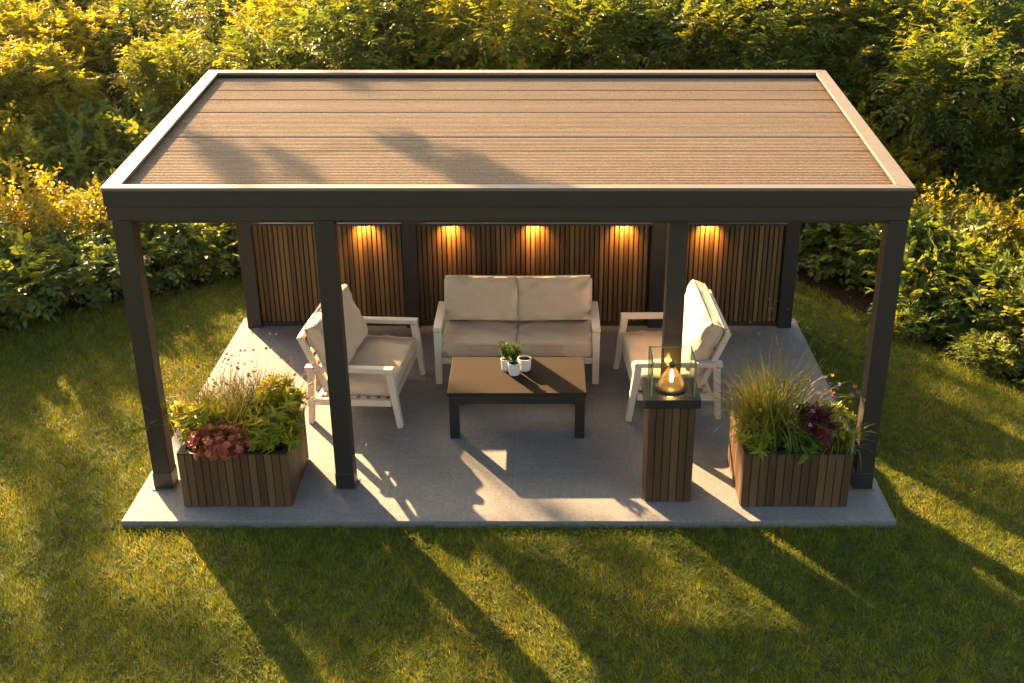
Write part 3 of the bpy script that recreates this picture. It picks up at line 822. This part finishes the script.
def grass_clump(name, label, x, y, n, Lr, W, bend, seed, mat='bladeg', spread=.07, heads=0, headmat='pink', hs=.016, stem_h=.6, z=PH - .03, group=None, hspread=.3, white=0):
    rg = np.random.default_rng(seed)
    t = thing(name, label, 'plant', (x, y, z), 0, group)
    L_ = Leaves(); a = rg.random(n) * 6.283; P = np.stack([rg.normal(size=n) * spread, rg.normal(size=n) * spread, np.zeros(n)], 1)
    D = np.stack([np.cos(a), np.sin(a), 0 * a], 1) + P * 4
    L_.blades(P, D, Lr[0] + (Lr[1] - Lr[0]) * rg.random(n), W * (.6 + .8 * rg.random(n)), .25 + .5 * rg.random(n), bend[0] + (bend[1] - bend[0]) * rg.random(n) ** 1.3, 7)
    L_.build('foliage', M[mat], t)
    if heads:
        S_ = Leaves(); a = rg.random(heads) * 6.283; P = np.stack([rg.normal(size=heads) * spread, rg.normal(size=heads) * spread, np.zeros(heads)], 1)
        D = np.stack([np.cos(a), np.sin(a), 0 * a], 1); 
        tips = S_.blades(P, D, stem_h * (.65 + .45 * rg.random(heads)), .0085, .3 + .5 * rg.random(heads), hspread * (.2 + rg.random(heads)), 6)
        S_.build('flower_stems', M['straw'], t)
        F_ = Leaves(); flowers(F_, tips[white:], rg, hs, .45, 8); F_.build('flower_heads', M[headmat], t)
        if white:
            F_ = Leaves(); flowers(F_, tips[:white], rg, hs * 1.2, .5, 10); F_.build('white_flower_heads', M['white'], t)
    return t

def leafy(name, label, x, y, r, h, n, L, W, mat, seed, k=6, tiers=2, z=PH - .03, group=None, up=.7, spread=1.0, tb=.25, droop=.25, squash=1.0):
    rg = np.random.default_rng(seed); t = thing(name, label, 'plant', (x, y, z), 0, group)
    lobes = [((rg.normal() * r * .35, rg.normal() * r * .35 * squash, h * (.35 + .3 * rg.random())), (r * .7, r * .7 * squash, h * .45)) for i in range(5)]
    P, O, K = shell_points(rg, lobes, n, .5, .02)
    A = O * .8 + np.array([0, 0, up]) + rg.normal(size=P.shape) * .3
    L_ = Leaves(); whorl(L_, rg, P, A, L, W, tb + .5 * rg.random(len(P)), k, spread, tiers, L * .35, droop)
    L_.build('foliage', M[mat], t)
    mb = MB()
    for q in P[::3]: mb.tube([(q[0] * .2, q[1] * .2, 0), (q[0] * .7, q[1] * .7, q[2] * .6), tuple(q)], [.004, .003, .0015], 4)
    mb.build('stems', M['stem'], t)
    return t

# left planter
leafy('heuchera', 'coppery red ruffled foliage plant spilling over the front of the left planter', LX - .06, LY - .31, .25, .24, 300, .036, .030, 'leaf_red', 1, 6, 2, spread=1.2, droop=.4, tb=.35)
leafy('leafy_perennial', 'lime leafy plant at the left front corner of the left planter', LX - .29, LY - .06, .19, .32, 70, .085, .032, 'leaf_lime', 2, 7, 2)
leafy('leafy_perennial', 'bright yellow-green whorled plant at the right front corner of the left planter', LX + .23, LY - .20, .15, .24, 44, .09, .028, 'leaf_lime', 3, 8, 2)
leafy('leafy_perennial', 'golden green bushy plant over the right side of the left planter', LX + .29, LY + .10, .19, .38, 80, .09, .030, 'leaf_lime', 4, 8, 2, tb=.4)
grass_clump('ornamental_grass', 'fine yellow-green grass with dusky mauve flower heads in the left planter', LX - .02, LY + .10, 900, (.26, .56), .009, (.5, 1.8), 5, spread=.13, heads=60, headmat='mauve', hs=.014, stem_h=.62, hspread=.55, white=1)
grass_clump('ornamental_grass', 'loose arching grass with pink heads at the back left of the left planter', LX - .30, LY + .14, 300, (.25, .54), .0075, (.6, 1.6), 6, 'straw', spread=.08, heads=34, headmat='pink', hs=.014, stem_h=.50, hspread=1.0)
grass_clump('ornamental_grass', 'short golden grass with pale pink heads at the back right of the left planter', LX + .28, LY + .20, 320, (.25, .48), .0075, (.5, 1.5), 7, 'bladeg', spread=.08, heads=26, headmat='pink', hs=.015, stem_h=.42, hspread=.9)
# right planter
grass_clump('ornamental_grass', 'tall arching green grass with pink flower heads in the right planter', RX - .15, RY2 - .04, 560, (.36, .86), .0105, (.3, 2.3), 11, spread=.085, heads=30, headmat='pink', hs=.014, stem_h=.85, hspread=.42)
grass_clump('ornamental_grass', 'fine straw-coloured grass behind the tall grass in the right planter', RX - .26, RY2 + .10, 330, (.35, .70), .008, (.6, 2.1), 12, 'straw', spread=.07, heads=8, headmat='pink', hs=.012, stem_h=.62, hspread=.8)
leafy('burgundy_perennial', 'dark burgundy spiky-leaved plant in the middle of the right planter', RX + .09, RY2 - .20, .11, .22, 20, .085, .020, 'leaf_burg', 13, 12, 3, tb=.4, up=1.0, spread=1.1, droop=.1, z=PH + .10)
leafy('burgundy_perennial', 'small dark red-leaved plant near the lilac flowers in the right planter', RX + .24, RY2 - .22, .10, .22, 18, .06, .022, 'leaf_burg', 14, 8, 2)
leafy('leafy_perennial', 'plant with large smooth green leaves at the front of the right planter', RX + .05, RY2 - .31, .14, .15, 16, .125, .056, 'leaf_green', 15, 5, 1, spread=1.3, up=.3, tb=.3)
leafy('leafy_perennial', 'small green leafy plant at the left front corner of the right planter', RX - .28, RY2 - .22, .16, .20, 34, .085, .026, 'leaf_lime', 16, 7, 2, tb=.05)
leafy('leafy_perennial', 'green bushy plant with small leaves at the right end of the right planter', RX + .27, RY2 - .05, .20, .32, 90, .055, .022, 'leaf_lime', 17, 7, 2, tb=.1)
grass_clump('spider_grass', 'broad-bladed green grass drooping over the right corner of the right planter', RX + .34, RY2 - .24, 90, (.2, .42), .013, (.9, 2.3), 18, 'bladeg', spread=.04)
rg = np.random.default_rng(21)
t = thing('lilac_aster', 'lilac and orange daisy-like flowers at the right of the right planter', 'plant', (RX + .25, RY2, PH - .03))
S_ = Leaves(); n = 42; a = rg.random(n) * 6.28; P = np.stack([rg.normal(size=n) * .07, rg.normal(size=n) * .07, 0 * a], 1)
tips = S_.blades(P, np.stack([np.cos(a), np.sin(a), 0 * a], 1), .26 + .22 * rg.random(n), .005, .5, .2 + .7 * rg.random(n), 5)
S_.build('stems', M['bladeg'], t)
for i_, tp in enumerate(tips):
    F_ = Leaves(); flowers(F_, [tp], rg, .019 if i_ < 30 else .022, .5, 10)
    F_.build('flower_head', M['lilac' if i_ < 30 else 'yellowp' if i_ < 36 else 'pink'], t)
t = thing('yellow_flower', 'few small yellow flowers among the tall grass of the right planter', 'plant', (RX - .12, RY2 - .12, PH - .03))
S_ = Leaves(); n = 6; a = rg.random(n) * 6.28
tips = S_.blades(np.zeros((n, 3)), np.stack([np.cos(a), np.sin(a), 0 * a], 1), .18 + .25 * rg.random(n), .005, .5, .2 + .5 * rg.random(n), 5)
S_.build('stems', M['bladeg'], t); 
for tp in tips:
    F_ = Leaves(); flowers(F_, [tp], rg, .024, .5, 8, .2); F_.build('flower_head', M['yellowp'], t)

# ------------------------------------------------------------------ shrubs and hedge
#  (label, kind, seed, material, x, y, scale, rotation)
low = [
 ('broad-leaved shrub cut by the left photo edge, front of left bed', 'low', 1, 'leaf_low', -6.35, 3.75, 1.05),
 ('broad-leaved shrub with a few red tips low at the left edge beside the lawn', 'low', 2, 'leaf_low', -5.55, 4.35, 1.0),
 ('rounded green shrub with orange tips between the left edge and the front left post', 'low', 3, 'leaf_low', -4.85, 4.95, 1.08),
 ('dark green leafy shrub seen just left of the front left post', 'low', 1, 'leaf_low', -4.15, 5.45, 1.0),
 ('leafy shrub with yellow leaves seen between the front left post and the back left post', 'low', 2, 'leaf_low', -3.45, 6.0, 1.1),
 ('leafy shrub half hidden by the back left post and the slatted wall', 'low', 3, 'leaf_low', -2.7, 6.6, 1.15),
 ('golden-leaved shrub at the left edge above the broad-leaved ones', 'fine', 4, 'leaf_yellow', -6.6, 4.9, 1.0),
 ('golden fine-leaved shrub glowing left of the roof corner', 'fine', 5, 'leaf_yellow', -5.75, 5.45, 1.0),
 ('golden fine-leaved shrub right under the left roof corner', 'fine', 6, 'leaf_yellow', -5.0, 5.95, .95),
 ('yellow-green shrub behind the wild grass, at the left edge', 'fine', 5, 'leaf_yellow', -7.7, 7.3, 1.25),
 ('mixed green and gold shrub between the wild grass and the tall hedge on the left', 'low', 2, 'leaf_mid', -6.7, 7.9, 1.15),
 ('green shrub with orange tips under the drooping fern-like leaves left of the roof', 'low', 3, 'leaf_low', -5.6, 8.3, 1.2),
 ('dark green shrub seen between the back right post and front right post', 'low', 1, 'leaf_low', 3.45, 6.2, 1.2),
 ('leafy shrub with orange-brown tips directly behind the top of the front right post', 'low', 2, 'leaf_low', 4.15, 5.5, 1.1),
 ('low green shrub right of the front right post at the lawn edge', 'low', 3, 'leaf_low', 4.65, 4.45, .95),
 ('sunlit shrub with golden tips in the middle of the right bed', 'fine', 4, 'leaf_yellow', 5.1, 5.1, .95),
 ('broad-leaved shrub in the right bed beside the curved lawn edge', 'low', 1, 'leaf_low', 5.15, 3.85, .95),
 ('broad-leaved shrub cut by the right edge of the photo above the lawn', 'low', 2, 'leaf_low', 5.75, 3.2, .95),
 ('yellow-tipped shrub at the right edge behind the broad-leaved ones', 'fine', 6, 'leaf_yellow', 6.0, 4.4, 1.05),
 ('bright yellow-green large-leaved shrub right of the roof corner', 'low', 3, 'leaf_yellow', 4.75, 7.5, 1.15),
 ('shrub with reddish leaves at the right edge level with the roof corner', 'low', 2, 'leaf_low', 6.2, 7.6, 1.2),
 ('small golden shoots rising along the right side of the roof', 'fine', 5, 'leaf_yellow', 3.9, 8.2, 1.1),
]
_r = random.Random(12)
for lab, kind, seed, mat, x, y, s_ in low:
    shrub('garden_shrub', lab, 'shrub', kind, seed, mat, x, y, (s_, s_, s_ * _r.uniform(.92, 1.1) * (.74 if -5 < x < -3 and y < 6.2 else 1)), _r.random() * 6.28, -.09)
lows2 = [('low creeping leafy plant at the foot of the right bed beside the lawn', 4.25, 3.75), ('low leafy ground plant at the bend of the right lawn edge', 4.75, 3.05), ('small leafy plant at the right edge just above the lawn', 5.3, 2.35)]
for i, (lab, x, y) in enumerate(lows2):
    shrub('ground_plant', lab, 'plant', 'low', i + 1, 'leaf_low', x, y, (.55, .5, .34), i * 2.1, -.09)

# wild grasses
def wild(label, x, y, n, Lr, seed, mat='straw'):
    rg = np.random.default_rng(seed); t = thing('wild_grass', label, 'grass tuft', (x, y, -.09))
    L_ = Leaves(); P = np.stack([rg.normal(size=n) * .30, rg.normal(size=n) * .26, np.zeros(n)], 1); a = rg.random(n) * 6.28
    L_.blades(P, np.stack([np.cos(a), np.sin(a), 0 * a], 1), Lr[0] + (Lr[1] - Lr[0]) * rg.random(n), .009 + .006 * rg.random(n), .2 + .6 * rg.random(n), .3 + 1.2 * rg.random(n), 6)
    L_.build('foliage', M[mat], t)
wild('tall wild grass tuft left of the roof corner, nearest the roof', -4.75, 7.1, 1100, (.5, 1.0), 1)
wild('tall wild grass tuft further left behind the golden shrubs', -5.6, 6.7, 1000, (.45, .9), 2)
wild('tawny wild grass tuft at the left, beside the left edge of the photo', -6.6, 6.3, 900, (.4, .8), 3)
wild('sunlit wild grass right of the front right post', 4.75, 6.35, 1100, (.45, .9), 4, 'bladeg')
wild('pale wild grass in the middle of the right bed', 5.5, 6.2, 1100, (.45, .9), 5, 'bladeg')
wild('tawny wild grass at the right edge of the photo', 6.3, 5.8, 1000, (.4, .85), 6)

# tall hedge shrubs / small trees: (x, y, height scale, seed, mat)
tall = []
rr = random.Random(44)
def trow(y, x0, x1, step, hs, seedo):
    x = x0
    while x <= x1:
        tall.append((x + rr.uniform(-.25, .25), y + rr.uniform(-.35, .35), hs * rr.uniform(.92, 1.08) * ((.74 if y < 10.5 else .68 if y < 12.6 else .64) if x < -2.5 else (1.0 if y < 10.5 else .84 if x < 2.5 else 1.05)), rr.choice((1, 2, 3, 4)), rr.choice(('leaf_mid', 'leaf_mid', 'leaf_dark', 'leaf_painted_sun')) if x < -2.5 and rr.random() < .9 else rr.choice(('leaf_dark', 'leaf_dark', 'leaf_mid'))))  # left hedge gets paler, golder leaves: sunlight painted in through leaf colour
        x += step * rr.uniform(.9, 1.1)
trow(9.6, -8.6, 8.6, 1.75, .92, 0)
trow(11.6, -10.0, 10.0, 1.9, 1.12, 5)
trow(13.8, -11.5, 11.5, 2.2, 1.28, 9)
trow(16.2, -13.0, 13.0, 2.3, 1.25, 11)
trow(7.9, 5.9, 7.9, 1.6, .80, 3)
tall.append((7.2, 6.0, .75, 2, 'leaf_mid')); tall += [(-8.6, 9.0, .62, 1, 'leaf_mid'), (-7.2, 9.3, .6, 4, 'leaf_mid'), (-9.3, 10.4, .75, 2, 'leaf_mid'), (-10.6, 11.8, .9, 1, 'leaf_mid'), (-8.1, 13.0, .8, 3, 'leaf_mid'), (-9.4, 14.6, 1.1, 2, 'leaf_painted_sun'), (-7.3, 11.0, .7, 2, 'leaf_painted_sun')]; 
tall.sort(key=lambda q: (round(q[1] / 2), q[0]))
rown = {}
ordw = ['first', 'second', 'third', 'fourth', 'fifth', 'sixth', 'seventh', 'eighth', 'ninth', 'tenth', 'eleventh', 'twelfth', 'thirteenth', 'fourteenth']
names = {}
def rowof(y): return 'front' if y < 10.5 else ('middle' if y < 12.6 else 'back' if y < 15 else 'farthest')
for q in tall: names.setdefault(rowof(q[1]), []).append(q)
for rname, qs in names.items():
    qs.sort(key=lambda q: q[0])
    for i, (x, y, s_, seed, mat) in enumerate(qs):
        tone = {'leaf_dark': 'dark green', 'leaf_mid': 'olive', 'leaf_painted_sun': 'sunlight-painted olive'}[mat]
        lab = f'{tone} feathery-leaved tall shrub, {ordw[min(i,13)]} from the left in the {rname} row of the hedge'
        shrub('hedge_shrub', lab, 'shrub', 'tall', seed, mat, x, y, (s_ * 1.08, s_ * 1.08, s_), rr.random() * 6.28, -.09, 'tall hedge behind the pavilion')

# ------------------------------------------------------------------ tall trees beyond the frame that dapple the lawn
def shade_tree(label, bx, by, clumps, seed, fine=False):
    """clumps: (x, y, z, radius)"""
    rg = np.random.default_rng(seed); t = thing('tall_tree', label, 'tree', (bx, by, -.09))
    top = max(c[2] for c in clumps)
    mb = MB(); mb.tube([(0, 0, 0), (.1, .05, top * .4), (-.05, 0, top * .75), (0, .1, top)], [.15, .11, .07, .03], 10)
    L_ = Leaves()
    clumps = sorted(clumps, key=lambda c: (c[0] - bx) ** 2 + (c[1] - by) ** 2); done = [np.array([0, 0, top * .6])]
    for (cx, cy, cz, r) in clumps:
        c = np.array([cx - bx, cy - by, cz + .09])
        b = min(done, key=lambda q: np.linalg.norm(q - c)); done.append(c)
        m_ = (b + c) / 2 + np.array([0, 0, -.1]); mb.tube([tuple(b), tuple(m_), tuple(c)], [.012, .010, .008] if fine else [.032, .026, .018], 6)
        n = int((900 if fine else 260) * r * r) + 10
        lobes = [(c + rg.normal(size=3) * r * .32, (r * .45, r * .45, r * .36)) for _ in range(4)]
        P, O, K = shell_points(rg, lobes, n, .9, -9)
        pinnate(L_, rg, P, O + rg.normal(size=P.shape) * .5, .10, .042, .3 + .3 * rg.random(n), 3, .15 if fine else .14)
    mb.build('trunk', M['twig'], t); L_.build('crown', M['leaf_mid'], t)

TE = math.tan(R(SUN_EL))
def up_ray(x, y, z, yt):
    """point on the sun ray through (x,y,z) at depth yt"""
    k = (yt - y) / .828
    return (x - .56 * k, yt, z + TE * k)
SH1 = []      # shade spots: (x, y, z target, radius)
rs = random.Random(9)
left_spots = [(-2.9, -.9, .55), (-3.4, .2, .5), (-4.2, .9, .55), (-4.6, 2.0, .6), (-2.2, -1.5, .5), (-3.6, -1.3, .5), (-4.1, 2.9, .6), (-3.7, 1.6, .4), (-1.2, -.5, .42), (-.6, -1.1, .4), (-5.0, .2, .6), (-4.9, 3.4, .7),
              (-3.3, 3.4, .35), (-1.5, -1.3, .35), (-4.4, -.6, .45)]
mid_spots = [(.35, -.75, .26), (1.0, -1.3, .32), (-.1, -1.7, .34), (2.0, -1.75, .3), (3.1, -1.5, .34), (2.7, -1.2, .22)]
right_spots = [(4.0, .3, .5), (3.9, 1.8, .5), (4.9, 1.2, .5), (3.6, 3.2, .5), (4.6, -.6, .4), (3.5, 1.0, .3), (4.2, 2.5, .45)]
roof_spots = [(-.35, 1.05, .17), (-.75, 1.50, .10), (-.05, .80, .2), (-2.15, 1.15, .13), (-2.45, 1.7, .10), (-2.05, .8, .13), (-1.85, 1.35, .10), (-.95, 1.75, .09), (-.15, .62, .2), (-.55, 1.28, .1), (-.2, 1.0, .16), (-2.3, 1.4, .1)]
small_left = [(rs.uniform(-5.2, -2.6), rs.uniform(-1.8, 2.6), rs.uniform(.13, .28)) for _ in range(22)] + [(rs.uniform(-2.4, 0), rs.uniform(-1.8, -.5), rs.uniform(.1, .2)) for _ in range(7)]
small_front = [(rs.uniform(.2, 3.6), rs.uniform(-1.9, -.35), rs.uniform(.08, .18)) for _ in range(13)]
small_left = [q for q in small_left if not (abs(q[0]) < 3.3 and q[1] > -.3)]
def clumps_for(spots, z, yt, jit=.8):
    o = []
    for (x, y, r) in spots:
        yy = yt + rs.uniform(-jit, jit); px, py, pz = up_ray(x, y, z, yy); o.append((px, py, pz, r))
    return o
shade_tree('tall leafy tree far left behind the hedge, above the photo', -15.2, 17.2, clumps_for([(a, b, r * .62) for a, b, r in left_spots[:13]] + small_left, GZ, 17), 3)
shade_tree('tall sparse tree left of centre behind the hedge, above the photo', -11.6, 17.6, clumps_for(mid_spots + small_front, GZ, 17.5), 4)
shade_tree('tall tree behind the middle of the hedge, above the photo', -6.8, 16.5, clumps_for(right_spots, GZ, 16.5), 5)
shade_tree('tallest thin tree behind the left part of the hedge, above the photo', -9.6, 11.2, clumps_for(roof_spots, 2.62, 9.6, .15), 6, True)

# ------------------------------------------------------------------ camera, light, world
cam_d = bpy.data.cameras.new('camera'); cam = bpy.data.objects.new('camera', cam_d); C.objects.link(cam)
cam.location = (.2524, -7.7216, 5.2001); cam.rotation_euler = (R(90 - 25.318), 0, 0)
cam_d.sensor_width = 36; cam_d.lens = 36 * 1183.9 / 1024; cam_d.shift_x = -(543.24 - 512) / 1024
cam_d.clip_end = 1000; cam_d.clip_start = .05
scene.camera = cam

sd = bpy.data.lights.new('sun', 'SUN'); sd.energy = 5.0; sd.angle = R(.55); sd.color = (1, .66, .33)
so = bpy.data.objects.new('sun', sd); C.objects.link(so)
ce = math.cos(R(SUN_EL)); dirv = Vector((SH[0] * ce, SH[1] * ce, -math.sin(R(SUN_EL))))
so.rotation_euler = dirv.to_track_quat('-Z', 'Y').to_euler(); so.location = (-10, 15, 12)

w = bpy.data.worlds.new('World'); scene.world = w; w.use_nodes = True
nt = w.node_tree; bg = nt.nodes['Background']
sky = nt.nodes.new('ShaderNodeTexSky'); sky.sky_type = 'NISHITA'; sky.sun_disc = False
sky.sun_elevation = R(SUN_EL); sky.sun_rotation = math.atan2(-SH[0], -SH[1]); sky.air_density = .8; sky.dust_density = 3.0; sky.ozone_density = .4
nt.links.new(mixc(nt, sky.outputs[0], (1.10, 1.0, .80), 1.0, 'MULTIPLY'), bg.inputs[0]); bg.inputs[1].default_value = .066

hz = MB(); hz.box(-24, 24, -12, 24, -1.2, 14)
m, nt, out = new_mat('golden_air')
pv = nt.nodes.new('ShaderNodeVolumePrincipled'); pv.inputs['Color'].default_value = (1, .93, .82, 1)
pv.inputs['Density'].default_value = .00016; pv.inputs['Anisotropy'].default_value = .85
nt.links.new(pv.outputs[0], out.inputs['Volume'])
tag(hz.build('haze', m), 'warm evening haze hanging over the garden', 'haze', kind='stuff')

scene.view_settings.view_transform = 'Standard'; scene.view_settings.look = 'None'
scene.view_settings.exposure = 2.74; scene.view_settings.gamma = 1
scene.cycles.use_denoising = True
scene.cycles.max_bounces = 8; scene.cycles.transparent_max_bounces = 16; scene.cycles.sample_clamp_indirect = 6
